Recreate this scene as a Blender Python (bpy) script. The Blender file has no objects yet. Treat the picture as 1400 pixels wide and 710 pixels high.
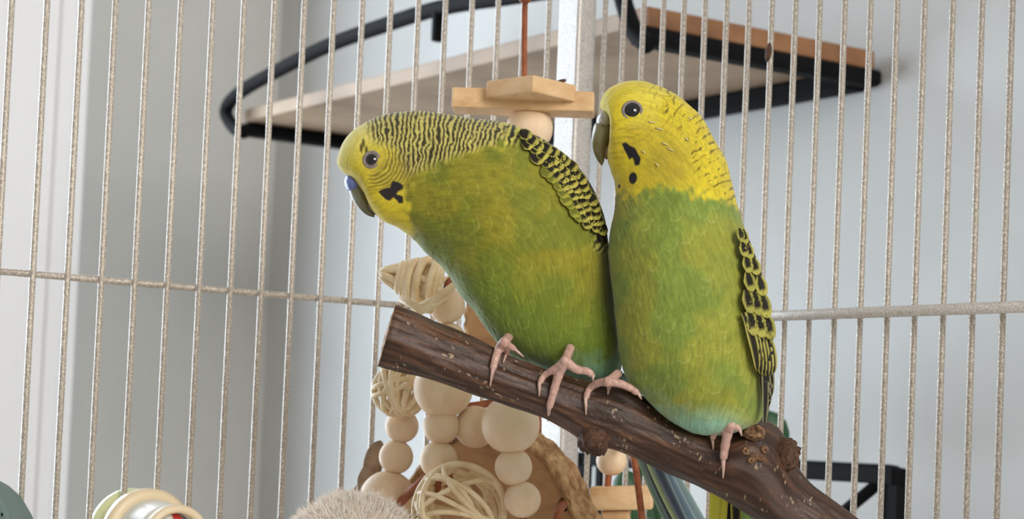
import bpy, bmesh, math, random
import numpy as np
from mathutils import Vector, Matrix

random.seed(7); rng = np.random.default_rng(7)
S = bpy.context.scene
COL = S.collection
R = math.radians

# ------------------------------------------------------------------ camera
F, CX, CY = 2673.0, 700.0, 478.0            # focal length / principal point of the 1400x710 frame
CAM = Vector((0, 0, 1.25))
MCAM = (Matrix.Rotation(R(90 + 2.5), 3, 'X') @ Matrix.Rotation(R(2.4), 3, 'Z'))
cd = bpy.data.cameras.new('camera')
cam = bpy.data.objects.new('camera', cd); COL.objects.link(cam)
cam.matrix_world = Matrix.Translation(CAM) @ MCAM.to_4x4()
cd.sensor_width = 36; cd.lens = F / 1400 * 36
cd.shift_y = (CY - 355) / 1400
cd.clip_start = 0.01; cd.clip_end = 50
cd.dof.use_dof = True; cd.dof.focus_distance = 0.575; cd.dof.aperture_fstop = 30
S.camera = cam
EX = np.array(MCAM.col[0]); EY = np.array(MCAM.col[1]); EF = -np.array(MCAM.col[2])
C0 = np.array(CAM)

def at(x, y, d):
    """point seen at (x, y) of the photograph, at distance d in front of the camera"""
    return C0 + d * (EF + (x - CX) / F * EX - (y - CY) / F * EY)
def hit(x, y, p, n):
    r = EF + (x - CX) / F * EX - (y - CY) / F * EY
    return C0 + r * (np.dot(np.asarray(p) - C0, n) / np.dot(r, n))

def proj(p):
    v = np.asarray(p) - C0; d = v @ EF; return CX + F * (v @ EX) / d, CY - F * (v @ EY) / d
def along(p, d, x, lo, hi):
    """how far to go from p along d to stand at column x of the photograph"""
    a = proj(p + d * lo)[0] < x
    for _ in range(50):
        m = (lo + hi) / 2
        if (proj(p + d * m)[0] < x) == a: lo = m
        else: hi = m
    return lo

# ------------------------------------------------------------------ world, lights, exposure
DL = np.array((math.sin(R(54.9)), math.cos(R(54.9)), 0))      # runs away from the camera to the right
DR = np.array((-math.sin(R(35.1)), math.cos(R(35.1)), 0))     # runs away from the camera to the left
UP = np.array((0, 0, 1.0))
S.view_settings.view_transform = 'Standard'; S.view_settings.look = 'None'
S.view_settings.gamma = 1; S.view_settings.use_curve_mapping = False
S.view_settings.exposure = 0.42
W = bpy.data.worlds.new('world'); S.world = W; W.use_nodes = True
bg = W.node_tree.nodes['Background']
bg.inputs[0].default_value = (1.0, 0.975, 0.945, 1); bg.inputs[1].default_value = 0.34

def area(name, loc, target, sx, sy, power, color):
    l = bpy.data.lights.new(name, 'AREA'); l.shape = 'RECTANGLE'; l.size = sx; l.size_y = sy
    l.energy = power; l.color = color
    o = bpy.data.objects.new(name, l); COL.objects.link(o); o.location = loc
    o.rotation_euler = (Vector(target) - Vector(loc)).to_track_quat('-Z', 'Y').to_euler()
    return o
# daylight through the window beside the white casing, and the window behind the photographer that glints in the birds' eyes
WIN_P = np.array((-0.878, 1.5005, 1.45))
area('window_left_offscreen', WIN_P, WIN_P - np.array((-0.559, 0.829, 0)), 0.74, 1.2, 19.0, (0.76, 0.88, 1.0))
area('window_behind_camera_offscreen', (1.35, -1.5, 2.1), (-0.1, 0.9, 1.3), 1.4, 1.2, 40.0, (1.0, 0.945, 0.87))

# ------------------------------------------------------------------ helpers
def lin(c):
    c = np.asarray(c, float) / 255.0
    return np.where(c <= 0.04045, c / 12.92, ((c + 0.055) / 1.055) ** 2.4)
def l4(c): return tuple(lin(c)) + (1.0,)

def mesh(name, v, f, mat, parent=None, smooth=True, col=None):
    me = bpy.data.meshes.new(name)
    v = np.asarray(v, float)
    if isinstance(f, np.ndarray):
        k = f.shape[1]
        me.vertices.add(len(v)); me.vertices.foreach_set('co', v.ravel())
        me.loops.add(f.size); me.loops.foreach_set('vertex_index', f.ravel().astype(np.int32))
        me.polygons.add(len(f))
        me.polygons.foreach_set('loop_start', (np.arange(len(f)) * k).astype(np.int32))
        me.update(calc_edges=True)
    else:
        me.from_pydata([tuple(p) for p in v], [], [tuple(q) for q in f]); me.update()
    me.polygons.foreach_set('use_smooth', [smooth] * len(me.polygons))
    if col is not None:
        a = me.color_attributes.new('Col', 'FLOAT_COLOR', 'POINT')
        c = np.ones((len(v), 4)); c[:, :3] = col
        a.data.foreach_set('color', c.ravel())
    me.validate()
    o = bpy.data.objects.new(name, me); COL.objects.link(o)
    if mat: me.materials.append(mat)
    if parent: attach(o, parent)
    return o
def attach(o, parent):
    # part meshes are modelled at their place; only a thing's Empty carries an offset
    o.parent = parent
    if parent.type == 'EMPTY': o.matrix_parent_inverse = Matrix.Translation(parent.location).inverted()
def thing(name, label, cat, loc, group=None):
    o = bpy.data.objects.new(name, None); COL.objects.link(o); o.location = tuple(loc); o.empty_display_size = 0.02
    tag(o, label, cat, group); return o
def tag(o, label, cat, group=None):
    o['label'] = label; o['category'] = cat
    if group: o['group'] = group
    return o
def struct(o, label=None):
    o['kind'] = 'structure'
    if label: o['label'] = label
    return o

def cut(o, cutters):
    """cut the closed meshes (verts, faces) out of o"""
    b = MB()
    for v, f in cutters: b.add(v, f)
    c = b.build('cutter', None); m = o.modifiers.new('cut', 'BOOLEAN'); m.operation = 'DIFFERENCE'; m.object = c; m.solver = 'EXACT'
    dg = bpy.context.evaluated_depsgraph_get(); me = bpy.data.meshes.new_from_object(o.evaluated_get(dg))
    o.modifiers.clear(); o.data = me; bpy.data.objects.remove(c)
class MB:
    """collects shapes into one mesh"""
    def __init__(s): s.v = []; s.f = []; s.c = []
    def add(s, v, f, c=None):
        o = len(s.v); s.v += [tuple(p) for p in v]; s.f += [tuple(i + o for i in q) for q in f]
        s.c += [tuple(c)] * len(v) if c is not None else [(1, 1, 1)] * len(v)
    def box(s, c, ax, ay, az, col=None):
        """box around c with half-axis vectors"""
        c, ax, ay, az = map(np.asarray, (c, ax, ay, az))
        v = [c + i * ax + j * ay + k * az for k in (-1, 1) for j in (-1, 1) for i in (-1, 1)]
        s.add(v, [(0, 2, 3, 1), (4, 5, 7, 6), (0, 1, 5, 4), (2, 6, 7, 3), (0, 4, 6, 2), (1, 3, 7, 5)], col)
    def tube(s, pts, r, n=10, col=None, caps=True):
        v, f = tube(pts, r, n, caps); s.add(v, f, col)
    def build(s, name, mat, parent=None, smooth=True, bevel=0, col=False):
        o = mesh(name, s.v, s.f, mat, parent, smooth, np.array(s.c) if col else None)
        if bevel:
            m = o.modifiers.new('b', 'BEVEL'); m.width = bevel; m.segments = 2; m.limit_method = 'ANGLE'
        return o

def spline(P, n):
    """Catmull-Rom through the rows of P, n samples"""
    P = np.asarray(P, float); k = len(P)
    Q = np.vstack([2 * P[0] - P[1], P, 2 * P[-1] - P[-2]])
    t = np.linspace(0, k - 1, n); i = np.minimum(t.astype(int), k - 2); u = (t - i)[:, None]
    a, b, c, d = Q[i], Q[i + 1], Q[i + 2], Q[i + 3]
    return 0.5 * (2 * b + (c - a) * u + (2 * a - 5 * b + 4 * c - d) * u ** 2 + (3 * b - a - 3 * c + d) * u ** 3)

def tube(pts, r, n=10, caps=True):
    P = np.asarray(pts, float); m = len(P)
    r = np.broadcast_to(np.asarray(r, float), (m,))
    T = np.gradient(P, axis=0); T /= np.linalg.norm(T, axis=1)[:, None] + 1e-12
    ref = np.array((0.0, 0, 1)) if abs(T[0][2]) < 0.9 else np.array((1.0, 0, 0))
    N = np.cross(T[0], ref); N /= np.linalg.norm(N)
    v = []
    for i in range(m):
        N = N - T[i] * np.dot(N, T[i]); N /= np.linalg.norm(N); B = np.cross(T[i], N)
        for j in range(n):
            a = 2 * math.pi * j / n; v.append(P[i] + r[i] * (math.cos(a) * N + math.sin(a) * B))
    f = [(i * n + j, i * n + (j + 1) % n, (i + 1) * n + (j + 1) % n, (i + 1) * n + j) for i in range(m - 1) for j in range(n)]
    if caps:
        f.append(tuple(range(n - 1, -1, -1))); f.append(tuple((m - 1) * n + j for j in range(n)))
    return v, f

def lathe(profile, n=32):
    """profile of (r, h) -> verts around local z"""
    v = []; f = []; m = len(profile)
    for r_, h in profile:
        for j in range(n):
            a = 2 * math.pi * j / n; v.append((r_ * math.cos(a), r_ * math.sin(a), h))
    for i in range(m - 1):
        for j in range(n):
            f.append((i * n + j, i * n + (j + 1) % n, (i + 1) * n + (j + 1) % n, (i + 1) * n + j))
    return np.array(v), f
def frame(n):
    n = np.asarray(n, float); n = n / np.linalg.norm(n)
    a = np.cross((0, 0, 1.0), n) if abs(n[2]) < 0.95 else np.cross((1.0, 0, 0), n)
    a /= np.linalg.norm(a); return a, np.cross(n, a), n
def place(v, o, n):
    a, b, c = frame(n); v = np.asarray(v)
    return o + v[:, :1] * a + v[:, 1:2] * b + v[:, 2:] * c

def _h(ix, iy, iz):
    h = (ix * 374761393 + iy * 668265263 + iz * 2147483647) & 0xffffffff
    h = ((h ^ (h >> 13)) * 1274126177) & 0xffffffff
    return ((h ^ (h >> 16)) & 0xffff) / 65535.0
def noise3(p):
    p = np.asarray(p, float); i = np.floor(p).astype(np.int64); u = p - i; u = u * u * (3 - 2 * u)
    r = 0
    for dx in (0, 1):
        for dy in (0, 1):
            for dz in (0, 1):
                w = (u[..., 0] if dx else 1 - u[..., 0]) * (u[..., 1] if dy else 1 - u[..., 1]) * (u[..., 2] if dz else 1 - u[..., 2])
                r = r + w * _h(i[..., 0] + dx, i[..., 1] + dy, i[..., 2] + dz)
    return r * 2 - 1
def fbm(p, o=3):
    p = np.asarray(p, float); return sum(noise3(p * 2 ** k + 17.3 * k) * 0.5 ** k for k in range(o))
def sstep(a, b, x):
    t = np.clip((x - a) / (b - a), 0, 1); return t * t * (3 - 2 * t)
def sdf(poly, x, y):
    """signed distance to a polygon, negative inside"""
    P = np.asarray(poly, float); d = np.full(x.shape, 1e18); ins = np.zeros(x.shape, bool)
    for i in range(len(P)):
        a = P[i]; b = P[(i + 1) % len(P)]; e = b - a
        t = np.clip(((x - a[0]) * e[0] + (y - a[1]) * e[1]) / (e @ e), 0, 1)
        d = np.minimum(d, (x - a[0] - t * e[0]) ** 2 + (y - a[1] - t * e[1]) ** 2)
        c = ((a[1] > y) != (b[1] > y)) & (x < (b[0] - a[0]) * (y - a[1]) / (b[1] - a[1] + 1e-12) + a[0]); ins ^= c
    d = np.sqrt(d); return np.where(ins, -d, d)
def mixc(a, b, m):
    return a + (np.asarray(b) - a) * np.asarray(m)[..., None]

# ------------------------------------------------------------------ materials
def mat(name, color=(200, 200, 200), rough=0.6, metal=0.0, spec=0.5, sheen=0.0, sss=0.0):
    m = bpy.data.materials.new(name); m.use_nodes = True
    b = m.node_tree.nodes['Principled BSDF']
    b.inputs['Base Color'].default_value = l4(color); b.inputs['Roughness'].default_value = rough
    b.inputs['Metallic'].default_value = metal; b.inputs['Specular IOR Level'].default_value = spec
    b.inputs['Sheen Weight'].default_value = sheen
    b.inputs['Subsurface Weight'].default_value = sss; b.inputs['Subsurface Radius'].default_value = (0.003, 0.0015, 0.001)
    b.inputs['Subsurface Scale'].default_value = 0.6
    return m
def nd(m, t): return m.node_tree.nodes.new(t)
def ln(m, a, b): m.node_tree.links.new(a, b)
def pb(m): return m.node_tree.nodes['Principled BSDF']
def ramp(m, fac, stops):
    r = nd(m, 'ShaderNodeValToRGB'); e = r.color_ramp.elements
    while len(e) < len(stops): e.new(0.5)
    for k, (p, c) in zip(e, stops): k.position = p; k.color = l4(c)
    ln(m, fac, r.inputs[0]); return r.outputs[0]
def coords(m, scale=(1, 1, 1), rot=(0, 0, 0)):
    t = nd(m, 'ShaderNodeTexCoord'); p = nd(m, 'ShaderNodeMapping')
    p.inputs['Scale'].default_value = scale; p.inputs['Rotation'].default_value = rot
    ln(m, t.outputs['Object'], p.inputs[0]); return p.outputs[0]
def noise(m, vec, scale, detail=4, rough=0.6):
    n = nd(m, 'ShaderNodeTexNoise'); n.inputs['Scale'].default_value = scale
    n.inputs['Detail'].default_value = detail; n.inputs['Roughness'].default_value = rough
    ln(m, vec, n.inputs['Vector']); return n.outputs['Fac']
def bump(m, h, strength, dist):
    b = nd(m, 'ShaderNodeBump'); b.inputs['Strength'].default_value = strength; b.inputs['Distance'].default_value = dist
    ln(m, h, b.inputs['Height']); ln(m, b.outputs[0], pb(m).inputs['Normal'])
def attr(m):
    a = nd(m, 'ShaderNodeAttribute'); a.attribute_name = 'Col'; ln(m, a.outputs['Color'], pb(m).inputs['Base Color']); return a
def noisy(name, stops, scale, rough=0.6, stretch=(1, 1, 1), rot=(0, 0, 0), bs=0.0, bd=0.001, **k):
    m = mat(name, rough=rough, **k); v = coords(m, stretch, rot); n = noise(m, v, scale)
    ln(m, ramp(m, n, stops), pb(m).inputs['Base Color'])
    if bs: bump(m, n, bs, bd)
    return m

M = {}
M['wall'] = noisy('painted_wall', [(0.35, (188, 189, 187)), (0.65, (196, 197, 195))], 6, 0.85, bs=0.05, bd=0.002)
M['trim'] = noisy('white_gloss_paint', [(0.3, (244, 245, 249)), (0.7, (248, 249, 252))], 4, 0.45)
M['floor'] = noisy('floor_boards', [(0.3, (186, 176, 164)), (0.7, (204, 195, 184))], 9, 0.6, (0.3, 3, 1))
M['post'] = noisy('silver_hammered_paint', [(0.30, (170, 164, 158)), (0.5, (205, 200, 195)), (0.72, (236, 232, 228))], 1500, 0.38, bs=0.35, bd=0.0004, metal=0.25)
M['bar'] = noisy('sparkling_bar_paint', [(0.30, (156, 145, 132)), (0.5, (188, 178, 166)), (0.70, (236, 229, 220))], 1300, 0.32, bs=0.6, bd=0.0005, metal=0.3)
M['black'] = noisy('black_iron', [(0.3, (12, 12, 13)), (0.7, (20, 20, 22))], 60, 0.7, spec=0.08)
M['board'] = noisy('shelf_wood', [(0.28, (130, 108, 88)), (0.5, (160, 136, 112)), (0.75, (176, 152, 126))], 14, 0.6, (1.0, 1.0, 1), bs=0.1)
M['board_end'] = noisy('shelf_wood_edge', [(0.3, (96, 62, 38)), (0.55, (142, 98, 62)), (0.8, (164, 120, 82))], 22, 0.5)
M['sheath'] = mat('feather_sheath', (216, 204, 150), 0.5)
M['pine'] = noisy('pine_block', [(0.30, (196, 152, 106)), (0.5, (222, 184, 138)), (0.72, (234, 202, 160))], 90, 0.6, (1, 0.18, 1.6), (0, 0, 0.6))
M['bead'] = noisy('bead_wood', [(0.28, (222, 190, 154)), (0.5, (236, 210, 178)), (0.75, (241, 220, 192))], 120, 0.55, (1, 1, 0.22), sss=0.08)
M['vine'] = noisy('rattan', [(0.3, (222, 194, 150)), (0.6, (240, 220, 184)), (0.8, (246, 232, 204))], 160, 0.55)
M['cord'] = noisy('rust_leather_cord', [(0.3, (122, 62, 32)), (0.7, (164, 92, 54))], 260, 0.6, bs=0.2)
M['slice'] = noisy('wood_slice_face', [(0.28, (138, 100, 66)), (0.5, (172, 132, 92)), (0.75, (192, 152, 112))], 55, 0.6, (1, 1, 2.2), bs=0.08)
M['bark'] = noisy('slice_bark', [(0.25, (92, 62, 38)), (0.45, (150, 112, 74)), (0.62, (196, 160, 116)), (0.8, (222, 194, 156))], 230, 0.85, (1, 1, 0.5), bs=0.8, bd=0.002)
M['husk'] = noisy('husk', [(0.3, (122, 98, 78)), (0.7, (184, 156, 128))], 120, 0.7)
M['pink'] = noisy('bird_foot_skin', [(0.3, (178, 138, 126)), (0.6, (206, 170, 158)), (0.8, (220, 190, 180))], 900, 0.5, bs=0.4, bd=0.0004, sss=0.15)
M['claw'] = noisy('bird_claw', [(0.3, (186, 150, 138)), (0.7, (212, 182, 170))], 500, 0.35)
M['fluff'] = noisy('fluff', [(0.3, (255, 242, 232)), (0.7, (255, 248, 241))], 200, 0.9, sss=0.3)
M['cream'] = noisy('cream_plastic', [(0.3, (236, 216, 180)), (0.7, (240, 222, 190))], 30, 0.4)
M['white_plastic'] = noisy('white_plastic', [(0.3, (226, 226, 220)), (0.7, (234, 234, 228))], 30, 0.3)
M['lime'] = noisy('pale_lime_plastic', [(0.3, (224, 228, 180)), (0.7, (234, 238, 196))], 30, 0.45)
M['red'] = mat('red_plastic', (206, 56, 54), 0.4); M['green'] = mat('green_plastic', (86, 138, 96), 0.4)
M['yellow'] = mat('yellow_plastic', (226, 216, 110), 0.4); M['ink'] = mat('black_plastic', (22, 22, 24), 0.4)
M['teal'] = noisy('grey_green_plastic', [(0.3, (92, 114, 108)), (0.7, (108, 130, 124))], 30, 0.5)
M['leaf'] = noisy('dark_leaf', [(0.3, (26, 58, 34)), (0.7, (52, 92, 56))], 40, 0.5)
M['mint'] = mat('mint_plastic', (150, 200, 176), 0.5)
M['pot'] = noisy('clay_pot', [(0.3, (150, 92, 66)), (0.7, (176, 112, 82))], 30, 0.8)
M['steel'] = mat('steel', (170, 172, 175), 0.3, 1.0)

def plumage_mat():
    m = mat('plumage', rough=0.72, spec=0.25, sheen=0.25)
    a = attr(m); v = coords(m); n = noise(m, v, 1700, 3)
    mx = nd(m, 'ShaderNodeMixRGB'); mx.blend_type = 'OVERLAY'; mx.inputs[0].default_value = 0.22
    ln(m, a.outputs['Color'], mx.inputs[1]); ln(m, n, mx.inputs[2]); ln(m, mx.outputs[0], pb(m).inputs['Base Color'])
    bump(m, n, 0.25, 0.0004)
    return m
M['plumage'] = plumage_mat()
M['feather'] = mat('feather', rough=0.6, spec=0.25); attr(M['feather'])
M['beak'] = mat('beak_horn', rough=0.34, spec=0.4); attr(M['beak'])
M['eye'] = mat('eye', rough=0.05, spec=0.8); attr(M['eye'])
M['eyering'] = noisy('eye_ring_skin', [(0.3, (112, 102, 102)), (0.7, (150, 138, 134))], 1500, 0.6)

# ------------------------------------------------------------------ the room
SH_N = at(862, 38, 1.10); SZ = SH_N[2]                       # nearest lower corner of the shelf board
SH_L = hit(330, 168, (0, 0, SZ), UP); SH_R = hit(1188, 110, (0, 0, SZ), UP)
DRW = (SH_L - SH_N) / np.linalg.norm(SH_L - SH_N); DLW = np.array((DRW[1], -DRW[0], 0))   # the room's own axes
SLEN = along(SH_N, DRW, 330, 0.1, 1.0); SDEP = along(SH_N, DLW, 1186, 0.02, 0.6)
WR_P = SH_N + DLW * (SDEP + 0.004)                           # a point of the right wall, normal -DLW
A0 = hit(372, 300, WR_P, -DLW); A0 = np.array((A0[0], A0[1], 0))   # the room corner
def quad_wall(name, p, d, length, z0, z1, n, thick=0.08):
    b = MB(); c = p + d * length / 2 - n * thick / 2; c = np.array((c[0], c[1], (z0 + z1) / 2))
    b.box(c, d * length / 2, n * thick / 2, UP * (z1 - z0) / 2)
    return struct(b.build(name, M['wall'], smooth=False))
quad_wall('wall_right', A0, -DRW, 3.6, 0, 2.6, -DLW)
tr_in = hit(104, 300, A0, -DRW); t_in = float((A0 - tr_in) @ DLW)
quad_wall('wall_left', A0 + DLW * 0.08, -DLW, 0.08 + t_in + 0.14, 0, 2.6, -DRW)
b = MB(); b.box((-0.3, 0.6, -0.03), (2.6, 0, 0), (0, 2.6, 0), (0, 0, 0.03)); struct(b.build('floor', M['floor'], smooth=False))
# moulded white casing beside the window
b = MB()
for o0, o1, th in ((0.0, 0.016, 0.014), (0.016, 0.030, 0.020), (0.030, 0.115, 0.016), (0.115, 0.14, 0.024)):
    c = A0 - DLW * (t_in + (o0 + o1) / 2) - DRW * th / 2
    b.box((c[0], c[1], 1.25), DLW * (o1 - o0) / 2, DRW * th / 2, UP * 1.25)
struct(b.build('trim_1', M['trim'], smooth=False, bevel=0.002))

# the window beyond the casing: wall above, below and past it, a white frame with a middle rail
w0 = t_in + 0.14; W_, H0_, H1_ = 0.80, 0.82, 2.08
b = MB()
for t0_, t1_, z0_, z1_ in ((w0, w0 + W_, 0, H0_), (w0, w0 + W_, H1_, 2.6), (w0 + W_, w0 + W_ + 0.7, 0, 2.6)):
    c = A0 - DLW * (t0_ + t1_) / 2 + DRW * 0.04; b.box((c[0], c[1], (z0_ + z1_) / 2), DLW * (t1_ - t0_) / 2, DRW * 0.04, UP * (z1_ - z0_) / 2)
struct(b.build('wall_window_side', M['wall'], smooth=False))
b = MB()
for t0_, t1_, z0_, z1_ in ((w0, w0 + 0.03, H0_, H1_), (w0 + W_ - 0.03, w0 + W_, H0_, H1_), (w0, w0 + W_, H0_, H0_ + 0.03), (w0, w0 + W_, H1_ - 0.03, H1_), (w0, w0 + W_, 1.49, 1.52)):
    c = A0 - DLW * (t0_ + t1_) / 2 + DRW * 0.03; b.box((c[0], c[1], (z0_ + z1_) / 2), DLW * (t1_ - t0_) / 2, DRW * 0.02, UP * (z1_ - z0_) / 2)
struct(b.build('window_1', M['trim'], smooth=False))

# ------------------------------------------------------------------ the shelf on the right wall
shelf = thing('wall_shelf', 'wooden wall shelf with black iron brackets and rail behind the cage', 'shelf', SH_N + DRW * SLEN / 2 + DLW * SDEP / 2)
TH = 0.0100
mid = SH_N + DRW * SLEN / 2 + DLW * SDEP / 2 + UP * TH / 2
b = MB(); b.box(mid + DRW * 0.004, DRW * (SLEN / 2 - 0.006), DLW * SDEP / 2, UP * TH / 2); b.build('board', M['board'], shelf, False, 0.001)
b = MB(); b.box(SH_N + DLW * SDEP / 2 + UP * (TH / 2 + 0.0008) - DRW * 0.004, DRW * 0.006, DLW * (SDEP / 2 - 0.004), UP * (TH / 2 + 0.0008)); e = b.build('end_lipping', M['board_end'], shelf, False, 0.001)
for k, (c, s) in enumerate(((SH_N - DRW * 0.006, 1), (SH_N + DRW * (SLEN - 0.004), -1))):
    b = MB(); b.box(c + DLW * SDEP / 2 - UP * 0.0052, DRW * 0.008, DLW * SDEP / 2, UP * 0.0052); b.build('end_bar', M['black'], shelf, False, 0.003)
b = MB(); b.box(SH_N + DRW * SLEN / 2 + DLW * (SDEP - 0.008) - UP * 0.006, DRW * SLEN / 2, DLW * 0.008, UP * 0.006); b.build('wall_bar', M['black'], shelf, False, 0.002)
RP = SH_N - DLW * 0.012
rail = [hit(x, y, RP, -DLW) for x, y in ((334, 181), (320, 174), (309, 152), (326, 128), (375, 99), (450, 62), (530, 33), (590, 14), (640, 4), (690, -3), (760, -14), (820, -24), (846, -14), (856, 14), (868, 44), (886, 62))]
b = MB(); b.tube(spline(rail, 90), 0.0052, 12); b.build('rail', M['black'], shelf)
h0 = hit(601, 10, RP, -DLW)
b = MB(); hk = [h0 + UP * 0.002, h0 - UP * 0.010, h0 - UP * 0.020, h0 - UP * 0.0225]
b.tube(spline(hk, 20), np.r_[np.full(16, 0.0046), 0.0042, 0.0036, 0.0026, 0.0010], 12); b.build('hook', M['black'], shelf)

# ------------------------------------------------------------------ the cage
SP = 0.0125
CL0 = at(750, 30, 0.795); CR0 = at(827, 30, 0.797)           # the bars next to the corner post
CL0[2] = CR0[2] = 0
Z0, Z1 = 1.02, 1.58
POST = hit(791, 30, at(791, 30, 0.802), EF); POST[2] = 0
cage = thing('bird_cage', 'silver sparkling wire bird cage with square corner post', 'cage', (POST[0], POST[1], 0))
v, f = tube([(0, 0, Z0), (0, 0, Z1)], 0.0011, 10)
bar_me = None
def place_bar(p, r=1.0):
    global bar_me
    if bar_me is None:
        o = mesh('bar', v, f, M['bar'], cage); bar_me = o.data
        o.location = (p[0], p[1], 0); o.matrix_parent_inverse = Matrix.Translation(cage.location).inverted(); return
    o = bpy.data.objects.new('bar', bar_me); COL.objects.link(o); o.parent = cage
    o.matrix_parent_inverse = Matrix.Translation(cage.location).inverted(); o.location = (p[0], p[1], 0)
for n in range(22): place_bar(CL0 - DL * SP * n)
for n in range(20): place_bar(CR0 - DR * SP * n)
b = MB(); pc = POST + (DL + DR) * 0.0052
pc = POST + DL * 0.0047 + DR * 0.0072
b.box((pc[0], pc[1], Z1 / 2), DL * 0.0047, DR * 0.0072, UP * Z1 / 2); b.build('corner_post', M['post'], cage, False, 0.0012)
def wire(name, p, d, px, py, r, off, n0, n1, mm='bar'):
    h = hit(px, py, p, off); z = h[2]
    q = np.array((p[0], p[1], z)); b = MB()
    b.tube([q + d * n0 + off * 0.0, q + d * n1], r, 12); return b.build(name, M[mm], cage)
pl = CL0 + DR * 0.0018; wire('cross_wire', pl, -DL, 262, 393.5, 0.00125, DR, -0.03, SP * 22)
pr = CR0 - DL * 0.0030; wire('cross_wire', pr, -DR, 1225, 426, 0.0019, DL, -0.02, SP * 20, 'post')
endL = CL0 - DL * SP * 22; endR = CR0 - DR * SP * 20
for p in (endL, endR):
    b = MB(); b.box((p[0], p[1], Z1 / 2), DL * 0.005, DR * 0.005, UP * Z1 / 2); b.build('corner_post', M['post'], cage, False, 0.001)
for z in (Z0, Z1):
    for p, q in ((CL0 + DL * 0.03, endL), (CR0 + DR * 0.02, endR)):
        b = MB(); p = np.array((p[0], p[1], z)); q = np.array((q[0], q[1], z)); b.tube([p, q], 0.004, 10); b.build('rim_wire', M['post'], cage)
p = np.array((endL[0], endL[1], Z1)); q = np.array((endR[0], endR[1], Z1)); cc = np.array((POST[0], POST[1], Z1))
for t in np.linspace(0.05, 1, 16):
    b = MB(); b.tube([cc + (p - cc) * t, cc + (q - cc) * t], 0.0011, 8); b.build('roof_wire', M['bar'], cage)

# ------------------------------------------------------------------ the branch perch
BD = 0.572
BR = np.array([  # upper edge x, y, lower edge x, y, depth
 (541, 417, 518, 498, .560), (548, 419, 527, 501, .560), (563, 425, 542, 505, .561), (587, 437, 566, 512, .562), (622, 452, 600, 522, .563), (653, 464, 632, 534, .564), (690, 482, 665, 545, .565),
 (730, 499, 706, 558, .566), (770, 511, 745, 572, .567), (812, 523, 782, 590, .568), (852, 532, 824, 608, .569), (893, 552, 862, 624, .570), (934, 577, 900, 641, .571),
 (972, 594, 935, 656, .572), (1002, 590, 962, 670, .573), (1031, 577, 990, 685, .574), (1056, 582, 1016, 700, .575), (1075, 604, 1037, 712, .576), (1090, 640, 1052, 720, .577), (1108, 662, 1070, 731, .578), (1137, 684, 1100, 750, .579),
 (1170, 708, 1133, 774, .582), (1250, 768, 1214, 832, .590), (1330, 826, 1296, 890, .598), (1375, 858, 1341, 922, .602)], float)
NB, MBR = 520, 120
bs = spline(BR, NB)
ph = np.linspace(0, 2 * np.pi, MBR, endpoint=False)
def ring_surface(top, bot, dep, wdep, ph):
    """rows of ellipses: silhouette points top/bot (pixels), centre depth, half thickness in pixels"""
    n = len(top); pts = np.zeros((n, len(ph), 3))
    for i in range(n):
        A = at(top[i, 0], top[i, 1], dep[i]); B = at(bot[i, 0], bot[i, 1], dep[i])
        C = (A + B) / 2; H = (A - B) / 2; ray = (C - C0); ray /= np.linalg.norm(ray)
        w = wdep[i] * dep[i] / F
        pts[i] = C + np.cos(ph)[:, None] * H - np.sin(ph)[:, None] * ray * w
    return pts
def grid_faces(n, m):
    i, j = np.meshgrid(np.arange(n - 1), np.arange(m), indexing='ij'); j2 = (j + 1) % m
    return np.stack([i * m + j, i * m + j2, (i + 1) * m + j2, (i + 1) * m + j], -1).reshape(-1, 4)
def normals(P):
    a = np.gradient(P, axis=0); b = np.roll(P, -1, 1) - np.roll(P, 1, 1)
    n = np.cross(b, a); n /= np.linalg.norm(n, axis=2)[..., None] + 1e-15
    c = P.mean(1, keepdims=True); s = np.sign(((P - c) * n).sum(2).mean()); return n * s
hw = np.hypot(bs[:, 0] - bs[:, 2], bs[:, 1] - bs[:, 3]) / 2
P = ring_surface(bs[:, :2], bs[:, 2:4], bs[:, 4], hw * 0.98, ph)
Nn = normals(P)
U = np.cumsum(np.r_[0, np.hypot(*np.diff((bs[:, :2] + bs[:, 2:4]) / 2, axis=0).T)])
uu = np.repeat(U[:, None], MBR, 1); pp = np.repeat(ph[None], NB, 0)
cyl = np.stack([uu / 60, np.cos(pp) * 2, np.sin(pp) * 2], -1)
lump = fbm(cyl * np.array((0.7, 1, 1)), 3) * 2.2
grain = fbm(np.stack([uu / 45, np.cos(pp) * 9, np.sin(pp) * 9], -1), 3)
disp = lump + grain * 0.7
pxm = BD / F
def bumpat(x, y, r, h, side=1):
    global disp
    Q = at(x, y, BD - 34 * pxm); d = np.linalg.norm((P - Q) * 1.0, axis=2) / pxm
    disp = disp + h * np.exp(-(d / r) ** 2)
bumpat(1025, 622, 16, 4); bumpat(805, 604, 26, 9); bumpat(852, 545, 24, 3)
P = P + Nn * disp[..., None] * pxm
c_dark = lin((52, 32, 21)); c_mid = lin((80, 53, 38)); c_hi = lin((110, 78, 56)); c_grey = lin((100, 84, 80))
colb = mixc(np.broadcast_to(c_dark, (NB, MBR, 3)), c_mid, sstep(-0.5, 0.5, grain))
colb = mixc(colb, c_hi, sstep(0.35, 0.9, grain + 0.3 * lump / 2.2) * 0.7)
colb = mixc(colb, c_grey, sstep(0.15, 0.75, fbm(cyl * np.array((0.5, 1.3, 1.3)) + 9, 3)) * 0.55)
crumb = noise3(np.stack([uu / 3.2, np.cos(pp) * 11, np.sin(pp) * 11], -1) + 3) + 0.5 * noise3(np.stack([uu / 30, np.cos(pp) * 3, np.sin(pp) * 3], -1) + 40)
colb = mixc(colb, lin((196, 172, 140)), sstep(0.86, 1.08, crumb) * 0.75)
M['branch'] = mat('branch_bark', rough=0.46, spec=0.45); a_ = attr(M['branch'])
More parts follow.
